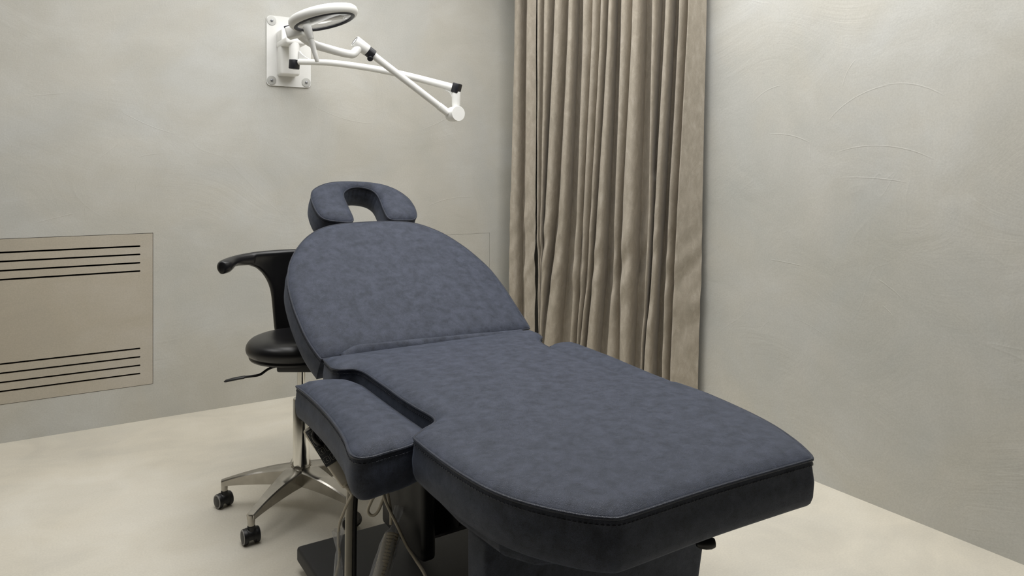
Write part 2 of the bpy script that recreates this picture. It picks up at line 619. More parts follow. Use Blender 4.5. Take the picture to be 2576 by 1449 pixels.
def cushion(name, outline, corners, mtx, thick, parent, crown=(0.010, 0.035), dome=(0.010, 0.16),
            step=0.009, grid=0.014, pleats=None, label=None):
    loop = poly_clean(outline, step, corners)
    nrm = loop_normals(loop)
    # soften the normals a little round tight corners
    poly = np.array([(p.x, p.y) for p in loop])
    lo, hi = poly.min(0), poly.max(0)
    gx = np.arange(lo[0], hi[0], grid)
    gy = np.arange(lo[1], hi[1], grid)
    G = np.array([(x + (grid / 2 if j % 2 else 0), y) for j, y in enumerate(gy) for x in gx])
    G = G[inside_mask(G, poly)]
    dG = edge_dist(G, poly)
    G = G[dG > 0.006]
    dG = dG[dG > 0.006]
    # a dense band close to the seam so the roll-over is smooth
    band = []
    for off in (0.0035,):
        for p, q in zip(loop, nrm):
            band.append((p.x - q.x * off, p.y - q.y * off))
    band = np.array(band)
    ok = inside_mask(band, poly)
    band = band[ok]
    dB = edge_dist(band, poly)
    band = band[dB > 0.0028]
    A = [Vector((x, y)) for x, y in poly] + [Vector((x, y)) for x, y in G] + [Vector((x, y)) for x, y in band]
    n = len(poly)
    ed = [(i, (i + 1) % n) for i in range(n)]
    res = delaunay_2d_cdt(A, ed, [], 0, 1e-6)
    vv, _, ff = res[0], res[1], res[2]
    vv2 = np.array([(v.x, v.y) for v in vv])
    d = edge_dist(vv2, poly)
    cen = np.array([vv2[list(f)].mean(0) for f in ff])
    keep = inside_mask(cen, poly)

    def hgt(dd):
        a = crown[0] * (1 - (1 - np.clip(dd / crown[1], 0, 1)) ** 2.4)
        b = dome[0] * np.sin(np.clip(dd / dome[1], 0, 1) * math.pi / 2)
        return a + b
    h = hgt(d)
    h[d < 1e-5] = 0
    bm = bmesh.new()
    V = [bm.verts.new((x, y, z)) for (x, y), z in zip(vv2, h)]
    for f, k in zip(ff, keep):
        if k:
            try:
                bm.faces.new([V[i] for i in f])
            except ValueError:
                pass
    for v in [v for v in bm.verts if not v.link_faces]:
        bm.verts.remove(v)
    bm.verts.ensure_lookup_table()
    # rim vertices matching the loop
    rimv = []
    cand = [v for v in bm.verts if v.is_boundary]
    for p in loop:
        rimv.append(min(cand, key=lambda v: (v.co.x - p.x) ** 2 + (v.co.y - p.y) ** 2))
    prof = [(-0.010, 0.0015), (-0.016, 0.001), (-0.035, 0.0035), (-thick * 0.5, 0.005), (-thick * 0.78, 0.003),
            (-thick + 0.008, -0.002), (-thick + 0.001, -0.009), (-thick, -0.018)]
    prev = rimv
    for z, o in prof:
        ring = []
        for i, (p, q) in enumerate(zip(loop, nrm)):
            zz = z
            oo = o
            if pleats:
                oo += pleats(p, i, z)
            ring.append(bm.verts.new((p.x + q.x * oo, p.y + q.y * oo, zz)))
        for i in range(n):
            a, b = prev[i], prev[(i + 1) % n]
            c, e = ring[(i + 1) % n], ring[i]
            if a is not b:
                bm.faces.new((a, b, c, e))
        prev = ring
    bm.faces.new(prev)
    bm.transform(mtx)
    o = obj(name, bm, M['leather'], parent, angle=60)
    if label:
        o['label'] = label
    bm = bmesh.new()
    add_tube(bm, [(p.x + q.x * 0.0012, p.y + q.y * 0.0012, -0.0012) for p, q in zip(loop, nrm)], 0.0034, 8, closed=True,
             up=(0, 0, 1))
    bm.transform(mtx)
    pw = world_of(parent).inverted()
    bm.transform(pw)
    obj('piping', bm, M['piping'], o, local=True)
    # twin-needle dashes just under the piping
    bm = bmesh.new()
    m = len(loop)
    for i in range(m):
        a = loop[i] + nrm[i] * 0.0026
        b = loop[(i + 1) % m] + nrm[(i + 1) % m] * 0.0026
        a2 = a.lerp(b, 0.15)
        b2 = a.lerp(b, 0.80)
        add_tube(bm, [(a2.x, a2.y, -0.0120), (b2.x, b2.y, -0.0120)], 0.0010, 5)
    bm.transform(mtx)
    bm.transform(pw)
    obj('stitching', bm, M['piping'], o, local=True)
    return o


def plate_holes(outer, holes, to3d, depth_vec, bmin=None):
    """flat plate from 2-D outline with holes, extruded along depth_vec"""
    pts = [Vector(p) for p in outer]
    edges = [(i, (i + 1) % len(outer)) for i in range(len(outer))]
    for h in holes:
        b = len(pts)
        pts += [Vector(p) for p in h]
        edges += [(b + i, b + (i + 1) % len(h)) for i in range(len(h))]
    vv, _, ff, *_r = delaunay_2d_cdt(pts, edges, [], 0, 1e-7)
    vv2 = np.array([(v.x, v.y) for v in vv])
    cen = np.array([vv2[list(f)].mean(0) for f in ff])
    keep = inside_mask(cen, np.array(outer))
    for h in holes:
        keep &= ~inside_mask(cen, np.array(h))
    bm = bmesh.new()
    V = [bm.verts.new(to3d(x, y)) for x, y in vv2]
    fs = [bm.faces.new([V[i] for i in f]) for f, k in zip(ff, keep) if k]
    for v in [v for v in bm.verts if not v.link_faces]:
        bm.verts.remove(v)
    r = bmesh.ops.extrude_face_region(bm, geom=fs)
    dv = Vector(depth_vec)
    for v in [g for g in r['geom'] if isinstance(g, bmesh.types.BMVert)]:
        v.co += dv
    return bm


# ------------------------------------------------------------------ the room
XR, YB = 2.53, 3.975
XL, YF = -3.6, -2.2
PX0, PX1, PZ0, PZ1 = -0.92, 0.430, 0.174, 0.910           # vent panel on the back wall
QX0, QX1, QZ0, QZ1 = 1.52, 2.345, 0.174, 0.829            # plain access panel on the back wall
G = 0.0022


def rect(x0, y0, x1, y1):
    return [(x0, y0), (x1, y0), (x1, y1), (x0, y1)]


bm = bmesh.new()
add_box(bm, (XL, YF, -0.1), (XR + 0.5, YB + 0.3, 0))
structure('floor', bm, M['floor'], smooth=False)
bm = bmesh.new()
add_box(bm, (XL, YF, CEIL), (XR + 0.5, YB + 0.3, CEIL + 0.1))
structure('ceiling', bm, M['ceiling'], smooth=False)
bm = plate_holes(rect(XL, 0, XR, CEIL), [rect(PX0 - G, PZ0 - G, PX1 + G, PZ1 + G), rect(QX0 - G * 0.6, QZ0 - G * 0.6, QX1 + G * 0.6, QZ1 + G * 0.6)],
                 lambda x, z: (x, YB, z), (0, 0.16, 0))
structure('wall_back', bm, M['wall'], smooth=False)
bm = bmesh.new()
add_box(bm, (PX0 - 0.02, YB + 0.10, PZ0 - 0.02), (QX1 + 0.02, YB + 0.158, PZ1 + 0.02))
structure('slot_backing_1', bm, M['void'], smooth=False)  # near-black box added behind the slots, recess shade put into its colour
WY0, WY1, WZ1 = 2.42, 3.80, 2.5
bm = plate_holes([(YF, 0), (WY0, 0), (WY0, WZ1), (WY1, WZ1), (WY1, 0), (YB, 0), (YB, CEIL), (YF, CEIL)], [],
                 lambda y, z: (XR, y, z), (0.2, 0, 0))
structure('wall_right', bm, M['wall_side'], smooth=False)
bm = bmesh.new()
add_box(bm, (XR + 0.12, WY0, 0), (XR + 0.14, WY1, WZ1))
structure('gap_backing_1', bm, M['backing_dark'], smooth=False)  # dark pane added behind the curtains so the gap between them reads black
bm = bmesh.new()
add_box(bm, (XL - 0.1, YF, 0), (XL, YB, CEIL))
structure('wall_left', bm, M['far_wall'], smooth=False)
bm = bmesh.new()
add_box(bm, (XL, YF - 0.1, 0), (XR, YF, CEIL))
structure('wall_front', bm, M['far_wall'], smooth=False)

# ------------------------------------------------------------------ vent panel with slots


def slot(x0, x1, z, r=0.0042):
    pts = []
    for k in range(7):
        a = -math.pi / 2 + math.pi * k / 6
        pts.append((x1 + r * math.cos(a), z + r * math.sin(a)))
    for k in range(7):
        a = math.pi / 2 + math.pi * k / 6
        pts.append((x0 + r * math.cos(a), z + r * math.sin(a)))
    return pts


slots = [slot(PX0 + 0.06, 0.372, z) for z in (0.850, 0.810, 0.769, 0.729, 0.353, 0.312, 0.271, 0.231)]
bm = plate_holes(rect(PX0, PZ0, PX1, PZ1), slots, lambda x, z: (x, YB - 0.0015, z), (0, 0.018, 0))
o = obj('vent_panel', bm, M['panel'], smooth=False)
tag(o, 'beige flush wall panel with two sets of four black horizontal slots', 'vent panel')

bm = bmesh.new()
add_box(bm, (QX0, YB - 0.0005, QZ0), (QX1, YB + 0.02, QZ1), 0.0006, 1)
o = obj('access_panel', bm, M['wall'], smooth=False)
tag(o, 'plain plastered hatch outlined by a hairline gap behind the bed, beside the curtain', 'wall panel')

# ------------------------------------------------------------------ curtains
ZS = [0, .2, .35, .5, .7, 1.0, 1.4, 1.9, 2.8]
FOLD = {
    0: [3.823, 3.821, 3.819, 3.816, 3.812, 3.804, 3.787, 3.764, 3.733],
    1: [3.654, 3.652, 3.65, 3.648, 3.645, 3.643, 3.635, 3.624, 3.61],
    2: [3.543, 3.541, 3.539, 3.537, 3.534, 3.53, 3.527, 3.524, 3.52],
    3: [3.502, 3.505, 3.509, 3.513, 3.518, 3.525, 3.524, 3.521, 3.517],
    4: [3.502, 3.499, 3.495, 3.491, 3.485, 3.476, 3.462, 3.445, 3.423],
    5: [3.496, 3.49, 3.482, 3.474, 3.459, 3.43, 3.395, 3.352, 3.296],
    6: [3.465, 3.445, 3.417, 3.389, 3.352, 3.297, 3.259, 3.22, 3.17],
    7: [3.21, 3.2, 3.188, 3.174, 3.157, 3.135, 3.112, 3.086, 3.052],
    8: [3.157, 3.145, 3.131, 3.113, 3.093, 3.076, 3.047, 3.009, 2.962],
    9: [3.136, 3.118, 3.098, 3.073, 3.043, 3.016, 2.983, 2.942, 2.891],
    10: [3.075, 3.06, 3.043, 3.02, 2.992, 2.961, 2.925, 2.882, 2.829],
    11: [2.898, 2.887, 2.877, 2.861, 2.841, 2.823, 2.803, 2.78, 2.751],
    12: [2.786, 2.785, 2.784, 2.783, 2.78, 2.763, 2.735, 2.697, 2.653],
    13: [2.646, 2.636, 2.629, 2.615, 2.595, 2.582, 2.569, 2.556, 2.54],
    14: [2.626, 2.613, 2.603, 2.586, 2.561, 2.541, 2.51, 2.47, 2.424],
    15: [2.494, 2.489, 2.486, 2.479, 2.47, 2.449, 2.419, 2.382, 2.34],
    16: [2.442, 2.436, 2.432, 2.424, 2.412, 2.393, 2.364, 2.327, 2.285],
    17: [2.272, 2.266, 2.263, 2.257, 2.247, 2.242, 2.233, 2.219, 2.204]}


def fy(k, z):
    return float(np.interp(z, ZS, FOLD[k]))


XB = 2.395      # crest of a fold, 13 cm off the wall


def curtain(name, folds, end, label, depths, start_flat=True, nz=150):
    """folds: indices of crests from the corner towards the camera; end: index of the hem edge"""
    bm = bmesh.new()
    rows = []
    for j in range(nz + 1):
        z = 0.012 + (CEIL - 0.001 - 0.012) * j / nz
        y0 = fy(folds[0], z)
        if folds[0] == 3:
            y0 -= 0.012
            ctrl = [(XB + 0.10, y0 + 0.03), (XB + 0.025, y0 + 0.006)]
        else:
            ctrl = [(XB + 0.06, y0 + 0.055), (XB + 0.02, y0 + 0.012)]
        for i, k in enumerate(folds):
            y = fy(k, z) if i else y0
            last = i + 1 == len(folds)
            yn = fy(end, z) if last else fy(folds[i + 1], z)
            gap = max(0.008, y - yn)
            dep, p_ = depths[i]
            sl = 0.5 * (y + yn) / XB      # how far back a fold reaches for each metre of depth
            if last:
                for a in (0, .15, .4, .7, .9, 1.0):
                    ctrl.append((XB + dep * a, y - gap * a + sl * dep * a))
                continue
            dep *= min(1.0, gap / 0.05)
            for a in (0, .1, .25, .42, .58, .72, .84, .95):
                d_ = dep * min(1.0, (a / (0.95 if dep < 0.11 else 0.74)) ** p_)
                ctrl.append((XB + d_, y - a * gap + sl * d_))
            # behind the next fold
            ctrl.append((XB + dep * 0.95, yn - 0.10 * gap + sl * dep * 0.95 - 0.012))
            ctrl.append((XB + dep * 0.55, yn - 0.004 + sl * dep * 0.55 - 0.016))
            ctrl.append((XB + 0.012, yn + 0.006))
        c = catmull([(a, b, z) for a, b in ctrl], 5)
        rows.append(c)
    # creases: small ripples that pass across the folds
    from mathutils import noise as mn
    V = []
    for j, c in enumerate(rows):
        r = []
        for i, p in enumerate(c):
            q = Vector((p.y * 7.0 + 3, p.z * 2.2, 1.7))
            w = mn.noise(q) * 0.006 + mn.noise(q * 2.7) * 0.003
            amp = math.exp(-((p.z - 0.75) / 0.30) ** 2)
            w += amp * 0.022 * mn.noise(Vector((p.y * 9, p.z * 9 + p.y * 14, 5.0)))
            r.append(bm.verts.new((min(XR - 0.004, p.x + w), p.y + w * 0.6, p.z)))
        V.append(r)
    for j in range(nz):
        for i in range(len(V[0]) - 1):
            bm.faces.new((V[j][i], V[j][i + 1], V[j + 1][i + 1], V[j + 1][i]))
    o = obj(name, bm, M['velvet'], angle=180)
    s = o.modifiers.new('thick', 'SOLIDIFY')
    s.thickness = 0.003
    s.offset = 0
    return tag(o, label, 'curtain')


curtain('curtain', [0, 1], 2, 'narrow taupe velvet curtain in the corner, left of the black gap', [(0.10, 1.8), (0.03, 1)])
curtain('curtain', [3, 4, 5, 6, 7, 8, 9, 10, 11, 12, 13, 14, 15, 16], 17,
        'wide taupe velvet curtain in many folds, right of the black gap',
        [(.06, 1.6), (.09, 1.8), (.105, 1.9), (.125, 2.3), (.05, 1.5), (.05, 1.5), (.07, 1.7), (.125, 2.3), (.06, 1.6),
         (.125, 2.4), (.11, 1.9), (.125, 2.4), (.06, 1.5), (.105, 1)])

# ------------------------------------------------------------------ treatment bed
bed = root('treatment_bed', (1.03, 1.6, 0), 0,
           'slate blue leather treatment bed with raised back and horseshoe headrest on dark base', 'treatment bed')
seat = [(0.691, 2.135), (0.680, 2.030), (0.693, 2.003), (0.722, 1.990), (0.738, 1.962), (0.742, 1.911), (0.740, 1.845),
        (0.737, 1.754), (0.733, 1.663), (0.733, 1.585), (0.736, 1.525), (0.736, 1.497), (0.730, 1.472), (0.714, 1.454),
        (0.686, 1.437), (0.644, 1.402),
        (0.640, 1.311), (0.640, 1.226), (0.644, 1.156), (0.651, 1.101), (0.665, 1.050), (0.686, 1.004), (0.710, 0.964),
        (0.736, 0.929), (0.766, 0.902),
        (0.800, 0.899), (0.988, 0.899), (1.174, 0.891), (1.246, 0.887),
        (1.262, 0.903), (1.298, 0.960), (1.333, 1.034), (1.355, 1.100), (1.371, 1.167), (1.386, 1.249), (1.394, 1.310), (1.396, 1.390),
        (1.365, 1.425), (1.338, 1.455), (1.330, 1.500), (1.330, 1.600), (1.333, 1.750), (1.338, 1.880),
        (1.350, 1.950), (1.362, 1.985), (1.380, 2.012), (1.405, 2.035),
        (1.423, 2.090), (1.425, 2.135)]
I = Matrix.Identity(4)
T = lambda x, y, z: Matrix.Translation((x, y, z))
cushion('seat_cushion', seat, (0, 1, 15, 24, 28, 36, 46, 48), T(0, 0, 0.650), 0.095, bed)

larm = [(0.573, 2.008), (0.576, 1.929), (0.575, 1.841), (0.571, 1.752), (0.565, 1.679), (0.556, 1.598), (0.545, 1.534),
        (0.534, 1.486), (0.530, 1.455), (0.537, 1.434), (0.557, 1.425), (0.594, 1.431), (0.634, 1.436),
        (0.666, 1.447), (0.700, 1.466), (0.713, 1.500), (0.715, 1.599), (0.717, 1.739), (0.721, 1.862), (0.720, 1.925),
        (0.705, 1.968), (0.676, 1.992), (0.640, 2.006)]
cushion('armrest_cushion', larm, (0, 12), T(0, 0, 0.620), 0.092, bed, crown=(0.010, 0.03), dome=(0.010, 0.07))
rarm = [(1.500, 2.000), (1.512, 1.965), (1.508, 1.904), (1.497, 1.767), (1.480, 1.640), (1.467, 1.540), (1.462, 1.481),
        (1.450, 1.445), (1.425, 1.432),
        (1.405, 1.445), (1.380, 1.460), (1.360, 1.500), (1.358, 1.600), (1.360, 1.739), (1.364, 1.862), (1.375, 1.930),
        (1.390, 1.975), (1.420, 2.008), (1.460, 2.015)]
cushion('armrest_cushion', rarm, (), T(0, 0, 0.620), 0.092, bed, crown=(0.010, 0.03), dome=(0.010, 0.07))

th = R(34)


def tilted(y, z):
    m = Matrix(((1, 0, 0, 0), (0, math.cos(th), -math.sin(th), y), (0, math.sin(th), math.cos(th), z), (0, 0, 0, 1)))
    return m


back = [(0.693, 0.000), (0.682, 0.040), (0.672, 0.095), (0.667, 0.160), (0.665, 0.239), (0.671, 0.331), (0.686, 0.397),
        (0.706, 0.452), (0.738, 0.510), (0.782, 0.568), (0.829, 0.610), (0.877, 0.636), (0.928, 0.650), (1.004, 0.657),
        (1.093, 0.659), (1.174, 0.655), (1.240, 0.640), (1.289, 0.612), (1.335, 0.570), (1.369, 0.522), (1.400, 0.465),
        (1.423, 0.405), (1.444, 0.330), (1.453, 0.228), (1.453, 0.136), (1.453, 0.060), (1.451, 0.010)]
cushion('back_cushion', back, (0, 26), tilted(2.17, 0.644), 0.098, bed)

head = [(0.888, 0.050), (0.885, 0.100), (0.889, 0.150), (0.904, 0.195), (0.928, 0.221), (0.962, 0.243), (0.997, 0.256),
        (1.040, 0.262), (1.090, 0.262), (1.160, 0.255), (1.213, 0.240), (1.254, 0.213), (1.282, 0.178), (1.301, 0.132),
        (1.305, 0.078), (1.298, 0.030), (1.284, 0.000), (1.260, -0.013), (1.215, -0.012), (1.180, -0.007),
        (1.166, 0.010), (1.166, 0.060), (1.172, 0.120), (1.172, 0.165), (1.162, 0.195), (1.144, 0.213), (1.112, 0.224),
        (1.084, 0.224), (1.057, 0.212), (1.032, 0.188), (1.021, 0.161), (1.019, 0.125), (1.018, 0.068), (1.017, 0.020),
        (1.012, -0.004), (0.996, -0.013), (0.962, -0.008), (0.920, 0.003), (0.899, 0.018)]


def pl(p, i, z):
    # gathered leather inside the hole
    inner = 1.01 < p.x < 1.18 and 0.15 < p.y < 0.235
    if inner and -0.09 < z < -0.012:
        return 0.0022 * math.sin(i * 2.1) * (1 if z > -0.05 else 0.4)
    return 0.0


cushion('headrest_cushion', head, (), tilted(2.78, 1.020), 0.105, bed, crown=(0.012, 0.03), dome=(0.004, 0.06),
        step=0.007, grid=0.010, pleats=pl)

# loose leather flap over the hinge between seat and back
bm = bmesh.new()
NX = 60
rows = []
for i in range(NX + 1):
    t = i / NX
    x = 0.745 + (1.40 - 0.745) * t
    hh = 0.024 * math.sin(math.pi * min(1, t / 0.10) / 2) * (1 - t) ** 0.8
    w = 0.002 * math.sin(t * 21)
    ctrl = [(x, 2.172, 0.628), (x, 2.160 + w, 0.650 + hh * 0.55), (x, 2.150 + w, 0.655 + hh), (x, 2.138, 0.652 + hh * 0.55),
            (x, 2.130, 0.640), (x, 2.129, 0.610)]
    rows.append([bm.verts.new(p) for p in catmull(ctrl, 4)])
for a, b in zip(rows, rows[1:]):
    for k in range(len(a) - 1):
        bm.faces.new((a[k], a[k + 1], b[k + 1], b[k]))
o = obj('hinge_flap', bm, M['leather'], bed, angle=180)
s = o.modifiers.new('thick', 'SOLIDIFY')
s.thickness = 0.002

# headrest bracket
bm = bmesh.new()
mt = tilted(2.78, 1.020)
for x in (0.985, 1.200):
    add_box(bm, (x - 0.012, -0.30, -0.128), (x + 0.012, 0.10, -0.106), 0.002, 1, mt)
add_box(bm, (0.985, -0.30, -0.128), (1.200, -0.27, -0.110), 0.002, 1, mt)
obj('headrest_bracket', bm, M['frame'], bed)
# board under the seat cushion
under = [(0.71, 2.10), (0.76, 1.95), (0.765, 1.50), (0.705, 1.41), (0.697, 1.30), (0.705, 1.16), (0.74, 1.09), (0.80, 1.06),
         (1.10, 1.06), (1.20, 1.10), (1.26, 1.20), (1.29, 1.38), (1.29, 1.50), (1.30, 1.95), (1.36, 2.10)]
bm = plate_holes(under, [], lambda x, y: (x, y, 0.5545), (0, 0, -0.062))
o = obj('seat_board', bm, M['leather'], bed, smooth=False)
bv = o.modifiers.new('bevel', 'BEVEL')
bv.width = 0.012
bv.segments = 3
bm = bmesh.new()
add_box(bm, (0.79, 0.03, -0.118), (1.33, 0.50, -0.099), 0.004, 1, tilted(2.17, 0.644))
obj('back_board', bm, M['frame'], bed)
# upholstered housing under the foot section
bm = bmesh.new()
v = add_box(bm, (0.7125, 1.22, 0.077), (1.345, 1.30, 0.494), 0.012, 3)
for q in v:
    if q.co.x > 1.0:
        q.co.x -= 0.20 * (0.494 - q.co.z)
obj('leg_housing', bm, M['leather'], bed)
# pedestal
bm = bmesh.new()
v = add_box(bm, (0.632, 1.30, 0.030), (1.42, 2.22, 0.076), 0.010, 3)
o = obj('base_plate', bm, M['slab'], bed)
for x in (0.72, 1.33):
    for y in (1.38, 2.14):
        bm = bmesh.new()
        add_lathe(bm, [(0, 0), (0.022, 0), (0.024, 0.006), (0.02, 0.031), (0, 0.031)], 20, T(x, y, 0))
        obj('levelling_foot', bm, M['black_plastic'], bed)
bm = bmesh.new()
add_box(bm, (0.820, 1.735, 0.185), (0.862, 2.01, 0.510), 0.012, 3)
add_box(bm, (0.862, 1.80, 0.210), (1.20, 1.98, 0.508), 0.010, 2)
obj('motor_housing', bm, M['frame'], bed)


def bar(bm, a, b, w, h):
    a, b = Vector(a), Vector(b)
    m = axis_mtx((a + b) / 2, b - a, (1, 0, 0))
    add_box(bm, (-w / 2, -h / 2, -(b - a).length / 2), (w / 2, h / 2, (b - a).length / 2), 0.004, 2, m)


for x in (0.93, 1.25):
    bm = bmesh.new()
    bar(bm, (x, 2.05, 0.10), (x, 1.35, 0.49), 0.025, 0.055)
    obj('lift_arm', bm, M['frame'], bed)
    bm = bmesh.new()
    bar(bm, (x + 0.03, 1.42, 0.10), (x + 0.03, 2.04, 0.49), 0.025, 0.055)
    obj('lift_arm', bm, M['frame'], bed)
for y, z, r_ in ((1.44, 0.105, 0.026), (1.70, 0.295, 0.018)):
    bm = bmesh.new()
    add_tube(bm, [(0.90, y, z), (1.31, y, z)], r_, 16)
    obj('cross_shaft', bm, M['frame'], bed)
for y in (1.36, 1.98):
    bm = bmesh.new()
    add_box(bm, (0.86, y, 0.478), (1.32, y + 0.08, 0.511), 0.004, 1)
    obj('mounting_rail', bm, M['frame'], bed)
# lever knob under the right edge
bm = bmesh.new()
add_lathe(bm, [(0, -0.022), (0.006, -0.021), (0.0095, -0.015), (0.0110, -0.004), (0.0108, 0.006), (0.008, 0.013), (0, 0.015)], 24,
          axis_mtx((1.030, 0.952, 0.5175), (0.80, -0.45, 0.0)))
k_ = obj('release_knob', bm, M['black_plastic'], bed)
bm = bmesh.new()
add_tube(bm, [(1.018, 0.958, 0.519), (1.00, 1.00, 0.528), (1.00, 1.075, 0.530)], 0.005, 12)
obj('release_lever', bm, M['frame'], bed)
# rod that carries the left armrest
bm = bmesh.new()
rod = [(0.697, 1.900, 0.518), (0.664, 1.848, 0.30), (0.632 + 0.012, 1.800, 0.0765)]
add_tube(bm, rod, 0.0105, 16, flat=0.6, up=(0, 1, 0))
obj('armrest_rod', bm, M['rod'], bed)
bm = bmesh.new()
add_tube(bm, [(p[0] + 0.014, p[1] - 0.004, p[2]) for p in rod], 0.006, 10)
obj('armrest_rod_sleeve', bm, M['black_plastic'], bed)
bm = bmesh.new()
add_box(bm, (0.60, 1.50, 0.517), (0.76, 1.93, 0.5275), 0.002, 1)
obj('armrest_bracket', bm, M['frame'], bed)
bm = bmesh.new()
add_box(bm, (1.30, 1.50, 0.517), (1.42, 1.90, 0.5275), 0.002, 1)
obj('armrest_bracket', bm, M['frame'], bed)

# ------------------------------------------------------------------ hand control hanging by the left armrest
hc = root('hand_control', (0.60, 1.80, 0.40), 0,
          'cream hand control with dark keypad hanging under the left armrest', 'remote control')
top = Vector((0.596, 1.955, 0.520))
bot = Vector((0.640, 1.800, 0.408))
zdir = (bot - top).normalized()
ydir = Vector((0.34, 0.62, -0.64))       # away from the face (the face looks at the camera side)
ydir = (ydir - zdir * ydir.dot(zdir)).normalized()
xdir = ydir.cross(zdir).normalized()
HM = Matrix((xdir, ydir, zdir)).transposed().to_4x4()
HM.translation = top
Lh = (bot - top).length
bm = bmesh.new()
add_box(bm, (-0.024, -0.011, 0), (0.024, 0.011, Lh), 0.007, 3)
for v in bm.verts:
    t = v.co.z / Lh
    if t > 0.68:
        v.co.x *= 1 - 0.55 * (t - 0.68) / 0.32
bm.transform(HM)
obj('handset_body', bm, M['handset'], hc)
bm = bmesh.new()
add_box(bm, (-0.020, -0.0122, 0.010), (0.020, -0.0105, Lh * 0.66), 0.0008, 1)
bm.transform(HM)
kp = obj('keypad', bm, M['keypad'], hc)
for i in range(4):
    zc = 0.026 + i * 0.029
    for sx in (-1, 1):
        bm = bmesh.new()
        cx_ = sx * 0.0095
        ring = [(cx_ + a, -0.0125, zc + b) for a, b in ((-.006, -.009), (.006, -.009), (.0075, -.006), (.0075, .006), (.006, .009),
                                                       (-.006, .009), (-.0075, .006), (-.0075, -.006))]
        add_tube(bm, ring, 0.00035, 5, closed=True)
        add_tube(bm, [(cx_ - 0.003, -0.0125, zc - 0.004), (cx_ + 0.001, -0.0125, zc), (cx_ - 0.002 * sx, -0.0125, zc + 0.005)], 0.0005, 5)
        bm.transform(HM)
        bm.transform(world_of(hc).inverted())
        o = obj('button_marking', bm, M['marking'], kp, local=True)
bm = bmesh.new()
hk = HM @ Vector((0.0, -0.012, 0.052))
add_tube(bm, catmull([hk + Vector((-0.012, 0, 0.03)), hk + Vector((-0.016, -0.010, 0.01)), hk + Vector((0.002, -0.012, -0.010)),
                      hk + Vector((0.012, 0.004, -0.004))], 5), 0.006, 10)
obj('hanging_hook', bm, M['black_plastic'], hc)
bm = bmesh.new()
for k in range(8):
    add_lathe(bm, [(0, 0), (0.0062 - k * 0.0003, 0), (0.0062 - k * 0.0003, 0.002), (0, 0.002)], 14, HM @ T(0, 0, Lh + k * 0.0032))
add_tube(bm, [HM @ Vector((0, 0, Lh)), HM @ Vector((0, 0, Lh + 0.030))], 0.0038, 10)
obj('strain_relief', bm, M['handset'], hc)
e0 = HM @ Vector((0, 0, Lh + 0.028))
bm = bmesh.new()
cord = catmull([e0, (0.636, 1.786, 0.365), (0.629, 1.791, 0.345), (0.620, 1.796, 0.315), (0.618, 1.798, 0.274), (0.620, 1.796, 0.244),
                (0.618, 1.797, 0.214), (0.612, 1.800, 0.185), (0.604, 1.800, 0.13), (0.596, 1.795, 0.06), (0.60, 1.74, 0.008), (0.58, 1.66, 0.005)], 8)
add_tube(bm, cord, 0.0035, 10)
obj('control_cord', bm, M['cable'], hc)

# ------------------------------------------------------------------ cables under the armrest
cb = root('power_cable', (0.77, 1.8, 0.3), 0, 'cream cable looping down from the armrest past the wrapped coil', 'cable')
bm = bmesh.new()
add_tube(bm, catmull([(0.763, 1.870, 0.508), (0.757, 1.868, 0.40), (0.757, 1.862, 0.365), (0.765, 1.845, 0.320), (0.782, 1.815, 0.270),
                      (0.795, 1.780, 0.225), (0.800, 1.730, 0.205), (0.795, 1.660, 0.195), (0.790, 1.60, 0.15), (0.80, 1.50, 0.085)], 8), 0.0042, 10)
add_tube(bm, catmull([(0.772, 1.875, 0.508), (0.772, 1.872, 0.38), (0.776, 1.855, 0.33), (0.777, 1.840, 0.295), (0.776, 1.835, 0.26)], 6), 0.0042, 10)
obj('cord', bm, M['cable'], cb)
bm = bmesh.new()
add_tube(bm, catmull([(0.782, 1.930, 0.516), (0.780, 1.933, 0.37), (0.776, 1.935, 0.313), (0.764, 1.942, 0.288), (0.755, 1.948, 0.261), (0.759, 1.946, 0.248),
                      (0.768, 1.940, 0.245), (0.778, 1.934, 0.255), (0.786, 1.928, 0.277), (0.794, 1.924, 0.308), (0.798, 1.922, 0.38), (0.798, 1.922, 0.516)], 8), 0.0042, 10)
obj('cord_loop', bm, M['cable'], cb)

cw = root('coiled_cable', (0.74, 1.8, 0.2), 0, 'cream coiled cable wrapped in clear plastic beside the bed base', 'cable')
a0, a1 = Vector((0.772, 1.822, 0.238)), Vector((0.695, 1.745, 0.140))
zz = (a1 - a0)
CM = axis_mtx(a0, zz)
LL = zz.length
bm = bmesh.new()
N = 17
pts = []
for i in range(N * 14):
    t = i / (N * 14)
    a = i / 14 * 2 * math.pi
    pts.append(CM @ Vector((0.0150 * math.cos(a), 0.0150 * math.sin(a), t * LL)))
add_tube(bm, pts, 0.0052, 7)
obj('coiled_cord', bm, M['cable'], cw)


def film_bag(name, prof, m, parent, seed):
    rng = random.Random(seed)
    bm = bmesh.new()
    ph = [rng.random() * 6 for _ in range(4)]
    rings = []
    for r, z in prof:
        ring = []
        for k in range(28):
            a = 2 * math.pi * k / 28
            rr = r * (1 + 0.16 * math.sin(5 * a + ph[0] + z * 30) + 0.08 * math.sin(11 * a + ph[1] - z * 50))
            ring.append(bm.verts.new(m @ Vector((rr * math.cos(a), rr * 0.8 * math.sin(a), z))))
        rings.append(ring)
    for A, B in zip(rings, rings[1:]):
        for k in range(28):
            bm.faces.new((A[k], A[(k + 1) % 28], B[(k + 1) % 28], B[k]))
    return obj(name, bm, M['film'], parent, angle=180)


